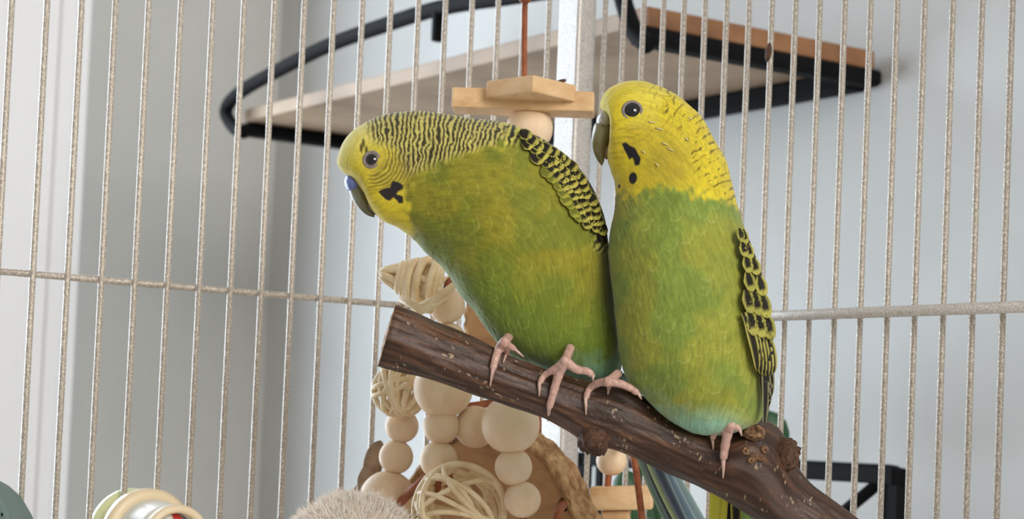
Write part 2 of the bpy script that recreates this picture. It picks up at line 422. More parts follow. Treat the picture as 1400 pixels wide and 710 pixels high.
_v = coords(M['branch'], (1, 1, 1)); bump(M['branch'], noise(M['branch'], _v, 900, 4), 0.35, 0.0008)
vb = P.reshape(-1, 3); fb = grid_faces(NB, MBR)
branch = thing('perch_branch', 'thick dark brown natural wood branch used as a perch by both budgies', 'perch', vb.mean(0))
mesh('bark_stem', vb, fb, M['branch'], branch, True, colb.reshape(-1, 3))
# sawn end with paler rim
endc = P[0].mean(0); k = 6
ve = [endc + (P[0] - endc) * q + (EX * -1) * pxm * (1 - q) * 3 for q in np.linspace(1, 0.02, k)]
ve = np.array(ve).reshape(-1, 3); ve += (fbm(ve * 900, 3)[:, None]) * pxm * 1.5
mesh('sawn_end', ve, grid_faces(k, MBR), noisy('sawn_wood', [(0.3, (120, 84, 54)), (0.55, (190, 150, 108)), (0.8, (222, 192, 156))], 400, 0.8, bs=0.4), branch)
def front_depth(x, y):
    """depth of the branch's front surface at a pixel"""
    mx = (bs[:, :2] + bs[:, 2:4]) / 2; ax = (bs[:, :2] - bs[:, 2:4]) / 2; L = np.hypot(ax[:, 0], ax[:, 1])
    i = np.argmin(np.abs((x - mx[:, 0]) * ax[:, 1] - (y - mx[:, 1]) * ax[:, 0]) / L + 0.15 * np.hypot(x - mx[:, 0], y - mx[:, 1]))
    q = ((x - mx[i, 0]) * ax[i, 0] + (y - mx[i, 1]) * ax[i, 1]) / L[i] ** 2
    return bs[i, 4] - L[i] * pxm * math.sqrt(max(0.0, 1 - min(1, abs(q)) ** 2)), q
# knots and cut stubs
def knot(name, x, y, d, rx, ry, hgt, n, hollow, m):
    prof = [(1.25, -0.6), (1.1, 0.1), (1.0, 0.6), (0.85, 0.95), (0.6, 0.9), (0.42, 0.70 if hollow else 0.95), (0.25, 0.35 if hollow else 0.9), (0.02, 0.2 if hollow else 0.85)]
    v, f = lathe(prof, 40); v = v * np.array((rx, ry, hgt)) * pxm
    r = np.linalg.norm(v[:, :2], axis=1, keepdims=True)
    v[:, :2] *= 1 + 0.16 * noise3(v * 1500)[:, None]; v[:, 2] += 0.25 * hgt * pxm * noise3(v * 2200 + 5)
    return mesh(name, place(v, at(x, y, d), n), f, m, branch)
M['knot'] = noisy('knot_wood', [(0.28, (56, 38, 26)), (0.5, (118, 86, 60)), (0.72, (174, 138, 98))], 900, 0.75, bs=0.6, bd=0.001)
M['knot_dark'] = noisy('knot_bark', [(0.3, (48, 30, 20)), (0.6, (92, 62, 42)), (0.8, (134, 96, 66))], 800, 0.7, bs=0.6, bd=0.001)
toward = -EF
knot('knot', 1031, 591, front_depth(1031, 596)[0] - 8 * pxm, 13, 9, 7, toward + 0.55 * EY, True, M['knot'])
for dx, dy, r_ in ((1019, 617, 5), (1031, 625, 6), (1045, 615, 5), (1040, 627, 4), (1026, 630, 4)):
    knot('knot', dx, dy, front_depth(dx, dy)[0] + 1 * pxm, r_, r_, 5, toward, False, M['knot'])
knot('cut_stub', 1074, 622, .570, 15, 21, 16, EX * 0.85 + toward * 0.5 + EY * 0.1, False, M['knot_dark'])
knot('cut_stub', 812, 603, .566, 27, 20, 16, -EY * 0.9 + toward * 0.25 - EX * 0.2, False, M['knot_dark'])

# ------------------------------------------------------------------ birds
NS, MS = 430, 384
PH = np.linspace(0, 2 * np.pi, MS, endpoint=False)
def scallops(s, circ, ph, rows, seed, kx=20.0, depth=0.9):
    """overlapping feather shingles on the (s, ph) surface: distance to the free edge, a random value and a lift"""
    g = np.random.default_rng(seed)
    e = np.full(s.shape, 30.0); rid = np.zeros(s.shape)
    for r_ in sorted(rows, reverse=True):
        nc = np.maximum(4, np.round(np.interp(r_, s[:, 0], circ) / kx))
        c = ph * nc / (2 * np.pi) + g.random(); ci = np.floor(c).astype(int) % int(nc); bq = c - np.floor(c) - 0.5
        jit = g.normal(0, 3.0, int(nc)); rv = g.random(int(nc))
        tip = r_ + jit[ci] - bq ** 2 * 4 * kx * 0.42
        m = s <= tip
        e = np.where(m, tip - s, e); rid = np.where(m, rv[ci], rid)
    return e, rid
def body(name, parent, ST, dep, rows, seed, colour, kx):
    ST = np.asarray(ST, float); sp = spline(ST, NS)
    w = np.maximum(sp[:, 4], 0.05); w[0] = w[-1] = 0.05
    P = ring_surface(sp[:, :2], sp[:, 2:4], dep(sp), w, PH)
    top = sp[:, :2]; bot = sp[:, 2:4]
    sd = np.cumsum(np.r_[0, np.hypot(*np.diff(top, axis=0).T)])
    cen = (top + bot) / 2; h = np.hypot(*(top - bot).T) / 2
    sm = np.cumsum(np.r_[0, np.hypot(*np.diff(cen, axis=0).T)])
    circ = 2 * np.pi * np.sqrt((h ** 2 + w ** 2) / 2)
    cosp = np.cos(PH)[None]; t = (1 - cosp) / 2 * np.ones((NS, 1))
    X = top[:, :1] * (1 - t) + bot[:, :1] * t; Y = top[:, 1:] * (1 - t) + bot[:, 1:] * t
    s2 = np.repeat(sm[:, None], MS, 1); ph2 = np.repeat(PH[None], NS, 0)
    side = np.sign(np.sin(ph2))
    e, rid = scallops(s2, circ, ph2, rows(sm), seed, kx)
    N = normals(P)
    q3 = np.stack([X / 30, Y / 30, np.sin(ph2) * 2], -1)
    streak = noise3(np.stack([s2 / 13, ph2 * np.interp(s2, sm, circ) / (2 * np.pi) / 1.9, side * 5], -1))
    lift = np.clip(1 - e / 20, 0, 1) * 0.5 + fbm(q3 * 0.9 + 5, 2) * 1.6 + streak * 0.35
    fade = np.clip(np.minimum(np.arange(NS), NS - 1 - np.arange(NS)) / 14, 0, 1)[:, None]
    rgb, hs = colour(X, Y, t, np.repeat(sd[:, None], MS, 1), e, rid, side)
    rgb = rgb * (1 + 0.17 * streak + 0.06 * noise3(q3 * 9))[..., None]
    P = P + N * (lift * hs * fade)[..., None] * pxm
    o = mesh(name, P.reshape(-1, 3), grid_faces(NS, MS), M['plumage'], parent, True, rgb.reshape(-1, 3))
    q = (slice(None, None, 2), slice(None, None, 2)); Xs, Ys, Ps, Ns = X[q], Y[q], P[q], N[q]; far = np.where(side[q] > 0, 0, 1e6)
    def surf(x, y, out=0.0):
        """front surface point and normal nearest to a pixel"""
        d = (Xs - x) ** 2 + (Ys - y) ** 2 + far; k = np.unravel_index(np.argmin(d), d.shape)
        return Ps[k] + Ns[k] * out * pxm, Ns[k]
    return o, surf
def blob(X, Y, poly, soft=1.5):
    return sstep(soft, -soft, sdf(poly, X, Y))
def ell(X, Y, cx, cy, rx, ry, soft=0.25):
    return sstep(1 + soft, 1 - soft, np.hypot((X - cx) / rx, (Y - cy) / ry))
def z1(pts, ox, oy, k): return [(ox + a / k, oy + b_ / k) for a, b_ in pts]

# --- the leaning budgie with the fine barred head
ST1 = [(464, 230, 466, 233, 0), (461, 221, 473, 238, 17), (464, 207, 486, 249, 32), (471, 192, 498, 266, 43), (482, 179, 508, 286, 50), (496, 170, 524, 302, 54),
 (512, 162, 541, 310, 57), (530, 156, 555, 319, 59), (553, 153, 569, 329, 62), (576, 152, 582, 344, 66), (600, 155, 591, 353, 71), (622, 158, 600, 362, 77),
 (648, 162, 609, 373, 83), (677, 165, 619, 385, 89), (705, 172, 633, 406, 94), (731, 185, 648, 425, 97), (757, 201, 659, 441, 98), (781, 219, 670, 456, 98), (803, 250, 682, 471, 96),
 (821, 290, 700, 486, 92), (831, 328, 725, 498, 85), (836, 370, 750, 508, 74), (841, 420, 780, 517, 60), (846, 470, 808, 525, 44), (848, 500, 828, 529, 26), (842, 524, 840, 526, 0)]
HEAD1 = [(430, 110), (720, 110), (716, 192), (690, 196), (660, 203), (620, 215), (585, 230), (562, 246), (556, 270), (560, 300), (574, 345), (430, 345)]
def colour1(X, Y, t, s, e, rid, side):
    n1 = fbm(np.stack([X / 40, Y / 40, side], -1), 3); n2 = fbm(np.stack([X / 9, Y / 9, side * 3], -1), 2); n3 = noise3(np.stack([X / 3, Y / 7, side * 3], -1))
    g = mixc(np.broadcast_to(lin((126, 132, 36)), X.shape + (3,)), lin((148, 142, 38)), sstep(-0.2, 0.6, n1 + 0.15))
    g = mixc(g, lin((108, 138, 44)), sstep(320, 450, Y + 0.35 * (700 - X)) * 0.8)
    g = mixc(g, lin((140, 190, 158)), sstep(480, 524, Y + n2 * 10 + (X - 740) * 0.08) * 0.9)
    g = mixc(g, lin((200, 200, 110)), sstep(3.2, 0.4, e) * (0.05 + 0.5 * rid ** 2) * 0.5)
    g = mixc(g, lin((96, 110, 26)), sstep(0.1, 0.9, n2) * 0.25)
    g = g * (0.95 + 0.09 * rid[..., None])
    g = g * 0.88
    # head
    y = mixc(np.broadcast_to(lin((222, 204, 48)), X.shape + (3,)), lin((228, 222, 142)), sstep(250, 175, Y + 0.6 * (X - 470)) * 0.85)
    y = mixc(y, lin((212, 180, 40)), sstep(0.0, 0.7, n2) * 0.25)
    y = mixc(y, lin((172, 158, 66)), ell(X, Y, 560, 232, 62, 34, 0.6) * 0.75)
    wob = n2 * 2.6 + n1 * 2.4 + n3 * 0.6
    duty = 0.08 + 0.22 * n2
    bar = sstep(-0.35, 0.20, np.sin(2 * np.pi * (s + wob + t * 26) / 6.8) - duty)
    crown = sstep(500, 516, X + (205 - Y) * 0.16 + n2 * 4) * sstep(10, -10, sdf([(470, 100), (720, 100), (720, 196), (660, 206), (610, 222), (575, 240), (556, 236), (540, 205), (500, 190)], X, Y))
    brk = sstep(-0.75, -0.25, n3 + 0.3)
    y = mixc(y, lin((196, 186, 108)), crown * 0.9)
    y = mixc(y, lin((36, 30, 14)), bar * crown * brk * 0.95)
    rr = np.hypot(X - 506, (Y - 214))
    fine = sstep(-0.1, 0.6, np.sin(2 * np.pi * (rr + wob * 0.5) / 5.0)) * sstep(17, 26, rr) * sstep(8, -6, sdf([(522, 205), (545, 205), (575, 236), (556, 250), (535, 256), (505, 258), (505, 240), (520, 232)], X, Y))
    y = mixc(y, lin((92, 78, 24)), fine * 0.75)
    for px, py in ((497, 196), (501, 206), (494, 203)): y = mixc(y, lin((40, 34, 16)), ell(X, Y, px, py, 2.2, 6, 0.5) * 0.85)
    spot = z1([(272, 468), (298, 452), (330, 446), (345, 418), (372, 424), (392, 436), (396, 455), (372, 464), (362, 478), (392, 488), (394, 520), (376, 524), (347, 495), (330, 512), (308, 504)], 440, 130, 3.55)
    hm = sstep(7, -7, sdf(HEAD1, X, Y) + n2 * 7 + n3 * 3)
    y = y * 0.93
    c = mixc(g, y, hm)
    c = mixc(c, lin((24, 20, 34)), blob(X + n3 * 0.8, Y + n2, spot, 1.0) * 0.98)
    # barred mantle running into the wing
    mant = sstep(6, -8, sdf([(690, 100), (720, 100), (900, 300), (900, 345), (812, 345), (800, 300), (775, 250), (745, 218), (712, 200), (690, 197)], X, Y) + n2 * 5)
    mb = sstep(-0.1, 0.4, np.sin(2 * np.pi * (s + wob * 1.6 + t * 30) / 10.5) + 0.15)
    c = mixc(c, mixc(np.broadcast_to(lin((196, 190, 84)), X.shape + (3,)), lin((30, 26, 14)), mb), mant)
    hs = 1 - 0.75 * hm
    return c, hs
def rows1(sm): return np.arange(20, sm[-1] + 60, 15.0)
D1 = 0.570
bird1 = thing('budgerigar', 'green budgie leaning forward, blue nostril patch, fine black barring over its head and nape', 'bird', at(770, 515, D1))
body1, surf1 = body('body', bird1, ST1, lambda sp: D1 + np.interp(np.arange(NS), [0, NS * .6, NS], [-.001, .001, .010]), rows1, 3, colour1, 21)

# --- the upright budgie with the plain yellow head
ST2 = [(820.5, 146, 822, 149, 0), (821, 139, 830, 158, 18), (825, 130, 837, 174, 33), (833, 120.5, 834, 196, 44), (849, 113.5, 831, 216, 53), (867, 111, 835, 235, 58), (888, 114, 840, 247, 61), (908, 121, 842, 258, 63),
 (926, 131, 843, 267, 66), (944, 146, 843, 277, 69), (958, 160, 841, 288, 73), (970, 180, 838.5, 300, 78), (980, 198, 835, 314, 83), (991, 217, 833, 332, 88), (998, 240, 832, 352, 93),
 (1004, 266, 834, 374, 96), (1012, 296, 838, 400, 99), (1022, 326, 841, 430, 100), (1032, 358, 845, 460, 100), (1040, 390, 850, 492, 98), (1047, 430, 860, 522, 95), (1051, 470, 879, 541, 88),
 (1052, 505, 899, 562, 78), (1049, 535, 926, 582, 64), (1045, 560, 956, 594, 48), (1038, 577, 990, 594, 28), (1018, 587, 1014, 589, 0)]
HEAD2 = [(780, 80), (1060, 80), (1060, 290), (1004, 282), (975, 276), (948, 266), (925, 254), (905, 254), (880, 264), (838, 270), (780, 275)]
def colour2(X, Y, t, s, e, rid, side):
    n1 = fbm(np.stack([X / 40, Y / 40, side + 7], -1), 3); n2 = fbm(np.stack([X / 9, Y / 9, side * 3 + 4], -1), 2); n3 = noise3(np.stack([X / 3, Y / 7, side * 3], -1))
    g = mixc(np.broadcast_to(lin((124, 144, 58)), X.shape + (3,)), lin((148, 152, 56)), sstep(-0.3, 0.7, n1 + 0.15))
    g = mixc(g, lin((150, 200, 172)), np.clip(sstep(512, 572, Y + n2 * 12 - (X - 860) * 0.42) + ell(X, Y, 975, 592, 40, 26, 0.8) * 0.8, 0, 1))
    g = mixc(g, lin((206, 208, 132)), sstep(2.8, 0.4, e) * (0.08 + 0.6 * rid ** 2) * 0.5)
    g = mixc(g, lin((96, 116, 38)), sstep(0.1, 0.9, n2) * 0.22)
    g = g * (0.95 + 0.09 * rid[..., None])
    y = mixc(np.broadcast_to(lin((220, 200, 44)), X.shape + (3,)), lin((226, 214, 98)), sstep(-0.1, 0.7, n1) * 0.4)
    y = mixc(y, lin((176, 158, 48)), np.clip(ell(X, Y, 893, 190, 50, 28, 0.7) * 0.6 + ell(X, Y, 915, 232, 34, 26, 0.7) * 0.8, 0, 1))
    y = mixc(y, lin((206, 178, 40)), sstep(0, 0.7, n2) * 0.3)
    wob = n2 * 2.6 + n1 * 3
    line = sstep(0.62, 0.95, np.sin(2 * np.pi * (s + wob + t * 30) / 11.5)) * sstep(-0.2, 0.35, n3 + n2 * 0.8 + 0.1)
    reg = sstep(880, 900, X + (125 - Y) * 0.4) * sstep(6, -6, sdf([(850, 90), (1050, 90), (1050, 290), (985, 275), (950, 240), (930, 180), (900, 150), (865, 128)], X, Y))
    y = mixc(y, lin((70, 62, 18)), line * reg * 0.8)
    fine = sstep(0.5, 0.95, np.sin(2 * np.pi * (np.hypot(X - 862, Y - 150) + wob * 0.7) / 7.0)) * sstep(16, 22, np.hypot(X - 865, Y - 151)) * ell(X, Y, 885, 165, 55, 45, 0.5)
    y = mixc(y, lin((120, 104, 26)), fine * 0.32 * sstep(-0.1, 0.5, n3 + n2))
    y = mixc(y, lin((128, 110, 30)), sstep(2.6, 0.4, e) * reg * (0.2 + 0.6 * rid))
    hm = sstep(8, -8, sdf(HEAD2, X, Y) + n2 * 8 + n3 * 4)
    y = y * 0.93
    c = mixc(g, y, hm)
    spot = z1([(203, 358), (222, 352), (240, 366), (264, 380), (280, 402), (291, 430), (286, 457), (268, 462), (260, 440), (254, 425), (238, 432), (224, 402)], 790, 90, 3.382)
    c = mixc(c, lin((20, 18, 24)), np.clip(blob(X + n3 * 0.8, Y, spot, 1.0) + ell(X, Y, 866, 243, 5.8, 8.2, 0.15) + ell(X, Y, 847.5, 254, 1.6, 3.2, 0.3), 0, 1))
    return c, 1 - 0.45 * hm
D2 = 0.5655
bird2 = thing('budgerigar', 'upright green budgie with plain bright yellow head and grey nostril patch', 'bird', at(940, 585, D2))
body2, surf2 = body('body', bird2, ST2, lambda sp: np.full(NS, D2), rows1, 5, colour2, 23)

# --- eyes
def eye(parent, surf, x, y, r, ring, pupil, iris):
    p, n = surf(x, y); n = n * 0.55 + toward * 0.45; n /= np.linalg.norm(n)
    prof = [(math.sin(a), math.cos(a)) for a in np.linspace(0.001, 1.9, 40)]
    v, f = lathe(prof, 40); ang = np.arccos(np.clip(v[:, 2], -1, 1))
    c = mixc(np.broadcast_to(lin((6, 5, 6)), (len(v), 3)), lin(iris), sstep(pupil - 0.06, pupil + 0.06, np.sin(np.minimum(ang, 1.57))))
    R_ = r * pxm
    o = mesh('eye', place(v * R_, p - n * R_ * 0.62, n), f, M['eye'], parent, True, c)
    a, b_, c_ = frame(n); q = np.linspace(0, 2 * np.pi, 41)
    pts = [p - n * R_ * 0.12 + (a * math.cos(k) + b_ * math.sin(k)) * ring * pxm for k in q]
    v, f = tube(pts, 2.3 * pxm, 12, False)
    mesh('eye_ring', v, f, M['eyering'], o)
eye(bird1, surf1, 508.5, 218, 11.5, 10.4, 0.62, (112, 100, 94))
eye(bird2, surf2, 865.5, 151, 13, 12.0, 0.80, (70, 56, 48))

# --- beaks and ceres
def loft_beak(parent, name, rows, d, colf, nn=60, m=40):
    sp = spline(np.array(rows, float), nn); q = np.linspace(0, 2 * np.pi, m, endpoint=False)
    w = np.maximum(sp[:, 4], 0.1); P = ring_surface(sp[:, :2], sp[:, 2:4], np.full(nn, d), w, q)
    u = np.repeat(np.linspace(0, 1, nn)[:, None], m, 1); k = np.repeat(q[None], nn, 0)
    P += normals(P) * (fbm(np.stack([u * 5, np.cos(k) * 2, np.sin(k) * 2], -1), 2) * 0.5 * pxm)[..., None]
    return mesh(name, P.reshape(-1, 3), grid_faces(nn, m), M['beak'], parent, True, colf(u, k).reshape(-1, 3))
def two(c0, c1, c2):
    def f(u, k):
        n = fbm(np.stack([u * 9, np.cos(k) * 2, np.sin(k) * 2], -1), 2)
        c = mixc(np.broadcast_to(lin(c0), u.shape + (3,)), lin(c1), sstep(0.3, 0.95, u + n * 0.15)); return mixc(c, lin(c2), sstep(0.2, 0.8, n) * 0.4)
    return f
def cere(parent, name, x, y, rx, ry, d, depth, c0, nostril):
    v, f = lathe([(math.sin(a), math.cos(a)) for a in np.linspace(0.02, 3.12, 26)], 36)
    w = v.copy(); v = v * np.array((rx, ry, depth)) * pxm
    a, b_, c_ = EX, EY, toward
    ca, sa = math.cos(R(nostril[2])), math.sin(R(nostril[2])); v = np.stack([v[:, 0] * ca - v[:, 1] * sa, v[:, 0] * sa + v[:, 1] * ca, v[:, 2]], 1)
    pos = at(x, y, d) + v[:, :1] * a + v[:, 1:2] * b_ + v[:, 2:] * c_
    n = noise3(w * 3)[:, None]
    c = np.broadcast_to(lin(c0), (len(v), 3)) * (1 + 0.15 * n)
    o = mesh(name, pos, f, M['beak'], parent, True, c)
    hp = at(x + nostril[0], y + nostril[1], d) + toward * depth * 0.86 * pxm
    q = np.linspace(0, 2 * np.pi, 25); pts = [hp + (EX * math.cos(k) + EY * math.sin(k)) * 3.4 * pxm for k in q]
    v, f = tube(pts, 1.3 * pxm, 8, False); mesh('nostril_rim', v, f, M['beak'], o, True, np.broadcast_to(lin(c0) * 1.1, (len(v), 3)))
    v, f = lathe([(2.6 * pxm, 0), (1.5 * pxm, 0.6 * pxm), (0.05 * pxm, 0.8 * pxm)], 16)
    mesh('nostril', place(v, hp, toward), f, M['beak'], o, True, np.broadcast_to(lin((70, 66, 70)), (len(v), 3)))
    return o
loft_beak(bird1, 'beak', [(487, 245, 490, 250, 3), (473, 246, 498, 252, 18), (475, 258, 501, 266, 22), (480, 270, 503, 276, 19), (487, 281, 505, 284, 11), (496, 290, 508, 289, 7), (504, 295, 511, 292, 3.5), (511, 297.5, 512, 296.5, 0.3)], D1, two((122, 122, 98), (104, 106, 84), (150, 146, 118)))
loft_beak(bird1, 'lower_beak', [(500, 268, 506, 272, 4), (498, 276, 511, 282, 11), (501, 285, 514, 288, 9), (507, 291, 514, 292, 4), (511, 294, 513, 294, 0.5)], D1, two((120, 116, 92), (104, 100, 80), (140, 134, 110)))
cere(bird1, 'cere', 483.5, 251.5, 12, 14.5, D1, 27, (112, 126, 190), (1.5, -1, 30))
loft_beak(bird2, 'beak', [(830, 165, 834, 168, 3), (815, 168, 838, 174, 18), (810, 180, 836, 186, 22), (808.5, 192, 832, 196, 19), (810, 204, 829, 206, 12.5), (814, 214, 827, 214, 8), (818.5, 221, 826, 220, 4), (822.5, 226.5, 823.5, 226, 0.4)], D2, two((132, 126, 90), (120, 112, 78), (164, 158, 130)))
loft_beak(bird2, 'lower_beak', [(829, 194, 836, 196, 4), (826, 202, 838, 204, 12), (826, 210, 836, 211, 10), (827, 216, 833, 216, 4), (829, 218, 831, 218, 0.5)], D2, two((150, 130, 92), (136, 118, 84), (170, 150, 120)))
cere(bird2, 'cere', 826.5, 164.5, 11, 13.5, D2, 24, (176, 172, 160), (-1.5, 2.5, -20))

# --- feet
def foot(parent, hubs, toes, leg):
    """toes: lists of pixels running over the branch; last point is the claw tip"""
    P3 = lambda x, y, r_, d0=None: at(x, y, (front_depth(x, y)[0] if d0 is None else d0) - r_ * pxm * 0.85)
    mb = MB(); claws = []
    hx, hy, hd = hubs
    H = P3(hx, hy, 6, hd); H0 = hd
    for toe in toes:
        d0 = toe.get('d'); pts = toe['p']; r_ = toe.get('r', 5.2)
        q = [H] + [P3(x, y, r_, d0 if d0 is not None else min(front_depth(x, y)[0], H0 + 0.0022 * (k_ + 1))) for k_, (x, y) in enumerate(pts[:-1])]
        sp = spline(np.array(q), 40); u = np.linspace(0, 1, 40)
        rad = r_ * (1.10 - 0.36 * u) * (1 + 0.10 * np.abs(np.sin(u * np.pi * len(pts)))) * pxm
        mb.tube(sp, rad, 14)
        tip = at(pts[-1][0], pts[-1][1], (front_depth(*pts[-1])[0] if d0 is None else d0) - 1.2 * pxm)
        base = q[-1]; prev = q[-2]; dirn = (base - prev) / np.linalg.norm(base - prev)
        bow = (base + tip) / 2 + toward * 2.5 * pxm
        claws.append((spline(np.array([base - dirn * 3 * pxm, base + dirn * 1 * pxm, bow, tip]), 22), r_))
    v, f = lathe([(math.sin(a), math.cos(a)) for a in np.linspace(0.05, 3.09, 12)], 16)
    mb.add(H + v * 7.5 * pxm, f)
    lp = spline(np.array([at(x, y, d) for x, y, d in leg] + [H]), 16); mb.tube(lp, 6.2 * pxm, 12)
    o = mb.build('foot', M['pink'])
    m = o.modifiers.new('r', 'REMESH'); m.mode = 'VOXEL'; m.voxel_size = 0.00022
    m2 = o.modifiers.new('s', 'SMOOTH'); m2.iterations = 6; m2.factor = 0.5
    dg = bpy.context.evaluated_depsgraph_get(); me = bpy.data.meshes.new_from_object(o.evaluated_get(dg))
    o.modifiers.clear(); o.data = me; me.polygons.foreach_set('use_smooth', [True] * len(me.polygons))
    attach(o, parent)
    for sp, r_ in claws:
        v, f = tube(sp, np.linspace(r_ * 0.68, 0.9, len(sp)) * pxm, 10); mesh('claw', v, f, M['claw'], o)
    return o
foot(bird1, (690, 468, .5590), [dict(p=[(683, 476), (677, 492), (674, 505), (670, 528)], r=5.8), dict(p=[(694, 476), (692, 484), (688, 496)], r=4.6), dict(p=[(704, 478), (716, 488)], d=.561, r=4.6)], [(700, 455, .567)])
foot(bird1, (773, 494, .5570), [dict(p=[(758, 505), (744, 514), (738, 524), (737, 542)], r=5.0), dict(p=[(764, 513), (757, 536), (751, 558), (749, 576)], r=6.0), dict(p=[(788, 505), (803, 508), (810, 513), (811, 521)], d=.5570, r=5.6)], [(780, 475, .562)])
foot(bird2, (832, 522, .5580), [dict(p=[(818, 524), (806, 532), (801, 545), (801, 567)], r=5.2), dict(p=[(833, 526), (832, 532), (831, 540)], r=3.8), dict(p=[(848, 525), (862, 531), (872, 538), (877, 546)], d=.5575, r=5.4)], [(846, 510, .560)])
foot(bird2, (999, 581, .5580), [dict(p=[(986, 586), (977, 592), (974.5, 600), (975, 615)], r=5.2), dict(p=[(995, 592), (991, 612), (989, 628), (988.5, 654)], r=6.6), dict(p=[(1006, 583), (1011, 588), (1014, 596)], d=.5585, r=5.0)], [(1002, 566, .560)])

# --- wing and tail feathers
def feather(parent, name, base, tip, w, depthf, colf, lift=(0.5, 2.5), nu=11, nv=7, curve=0.0, sharp=2.2):
    base = np.array(base, float); tip = np.array(tip, float); ax = tip - base; L = np.hypot(*ax); pr = np.array((-ax[1], ax[0])) / L
    us = np.linspace(0, 1, nu); vs = np.linspace(-1, 1, nv); pts = []; cs = []
    for u in us:
        ww = w * min(1, (0.45 + 1.6 * u)) * max(0.02, 1 - u ** (sharp * 2.2)) ** 0.5
        for v_ in vs:
            p = base + ax * u + pr * (v_ * ww + curve * L * u * (1 - u) * 4)
            d = depthf(p[0], p[1], u)
            pts.append(at(p[0], p[1], d - (lift[0] + (lift[1] - lift[0]) * u + 0.9 * (1 - v_ * v_)) * pxm)); cs.append(colf(u, v_))
    f = [(i * nv + j, i * nv + j + 1, (i + 1) * nv + j + 1, (i + 1) * nv + j) for i in range(nu - 1) for j in range(nv - 1)]
    o = mesh(name, pts, f, M['feather'], parent, True, np.array(cs))
    sm = o.modifiers.new('thick', 'SOLIDIFY'); sm.thickness = 0.7 * pxm; sm.offset = -1
    return o
def on(surf, inward):
    def g(x, y, u):
        x, y = inward(x, y); p, n = surf(x, y); return float((p - C0) @ EF)
    return g
def covert(black, edge, k, wide=0.30, tipw=0.30):
    k1 = lin(black); k2 = lin(edge) * (0.85 + 0.3 * k)
    def f(u, v):
        q = min((1 - abs(v)) / wide, (1 - u) / tipw); m = min(1, max(0, q - 0.55) / 0.35); return k2 + (k1 - k2) * m
    return f
def streakf(black, edge, wide=0.25):
    k1 = lin(black); k2 = lin(edge)
    def f(u, v):
        m = min(1, max(0, (1 - abs(v)) / wide - 0.4) / 0.4); return k2 + (k1 - k2) * m
    return f
out1 = np.array([(672, 166), (688, 168), (700, 171), (714, 175), (730, 185), (742, 194), (756, 201), (770, 210), (782, 220), (793, 234), (804, 251), (815, 272), (823, 293), (830, 318), (833, 340)], float)
o1 = spline(out1, 200); al = np.cumsum(np.r_[0, np.hypot(*np.diff(o1, axis=0).T)])
wing1 = bpy.data.objects.new('wing', None)
def o1at(a):
    p = np.array([np.interp(a, al, o1[:, 0]), np.interp(a, al, o1[:, 1])]); q = np.array([np.interp(a + 4, al, o1[:, 0]), np.interp(a + 4, al, o1[:, 1])])
    r_ = np.array([np.interp(a - 4, al, o1[:, 0]), np.interp(a - 4, al, o1[:, 1])]); t = (q - r_) / np.hypot(*(q - r_)); return p, t, np.array((-t[1], t[0]))
def in1(x, y):
    d = np.array((715 - x, 310 - y)); d = d / np.hypot(*d) * 8; return x + d[0], y + d[1]
g1 = on(surf1, in1); rr = random.Random(4)
def wingbase(parent, poly, depthf, colr, lift):
    """the wing's covert-clad plate under its single feathers"""
    c = np.mean(poly, 0); pts = []; n = len(poly)
    for q in (1, .75, .5, .25, .02):
        for p in poly:
            s_ = c + (np.array(p) - c) * q; pts.append(at(s_[0], s_[1], depthf(s_[0], s_[1], 0) - lift * pxm))
    return mesh('wing', pts, grid_faces(5, n), M['feather'], parent, True, np.broadcast_to(lin(colr), (len(pts), 3)))
poly = [tuple(o1at(a)[0] + o1at(a)[2] * 2) for a in np.linspace(60, al[-1] - 6, 30)] + [tuple(o1at(a)[0] + o1at(a)[2] * (4 + 20 * math.sin(math.pi * min(1, max(0, a / al[-1]))) ** 0.7)) for a in np.linspace(al[-1] - 8, 64, 30)]
wing1 = wingbase(bird1, poly, g1, (44, 40, 20), 0.2)
for k in range(4):                                              # dark flight feathers along the back edge
    a = 76 + k * 30; p, t, nrm = o1at(a); q, t2, n2_ = o1at(min(a + 78, al[-1]))
    feather(wing1, 'flight_feather', p + nrm * 3.0, q + n2_ * (1.2 + 0.6 * k), 4.2, g1, streakf((26, 24, 16), (92, 88, 40), 0.3), (0.8, 1.5), 18, 5, -0.06)
for row, (ins, st, a0, a1, w_) in enumerate(((35, 12.5, 84, 190, 8.8), (26, 12, 66, 206, 8.8), (16.5, 11.5, 50, 214, 8.6), (7, 11, 38, 218, 7.4))):
    a = a1
    while a > a0:
        p, t, nrm = o1at(a); i2 = ins * (0.55 + 0.45 * math.sin(math.pi * a / al[-1])) + rr.uniform(-1.4, 1.4)
        b0 = p + nrm * i2; dr = t + nrm * rr.uniform(-0.12, 0.10); e1 = b0 + dr * rr.uniform(17, 21)
        feather(wing1, 'covert_feather', b0, e1, w_, g1, covert(*(((104, 108, 30), (150, 150, 50)) if row == 0 else ((28, 24, 14), (182, 174, 82))), rr.random(), 0.26, 0.40), (0.1 + row * 1.2, 2.6 + row * 1.2), 14, 9)
        a -= st * rr.uniform(0.9, 1.1)

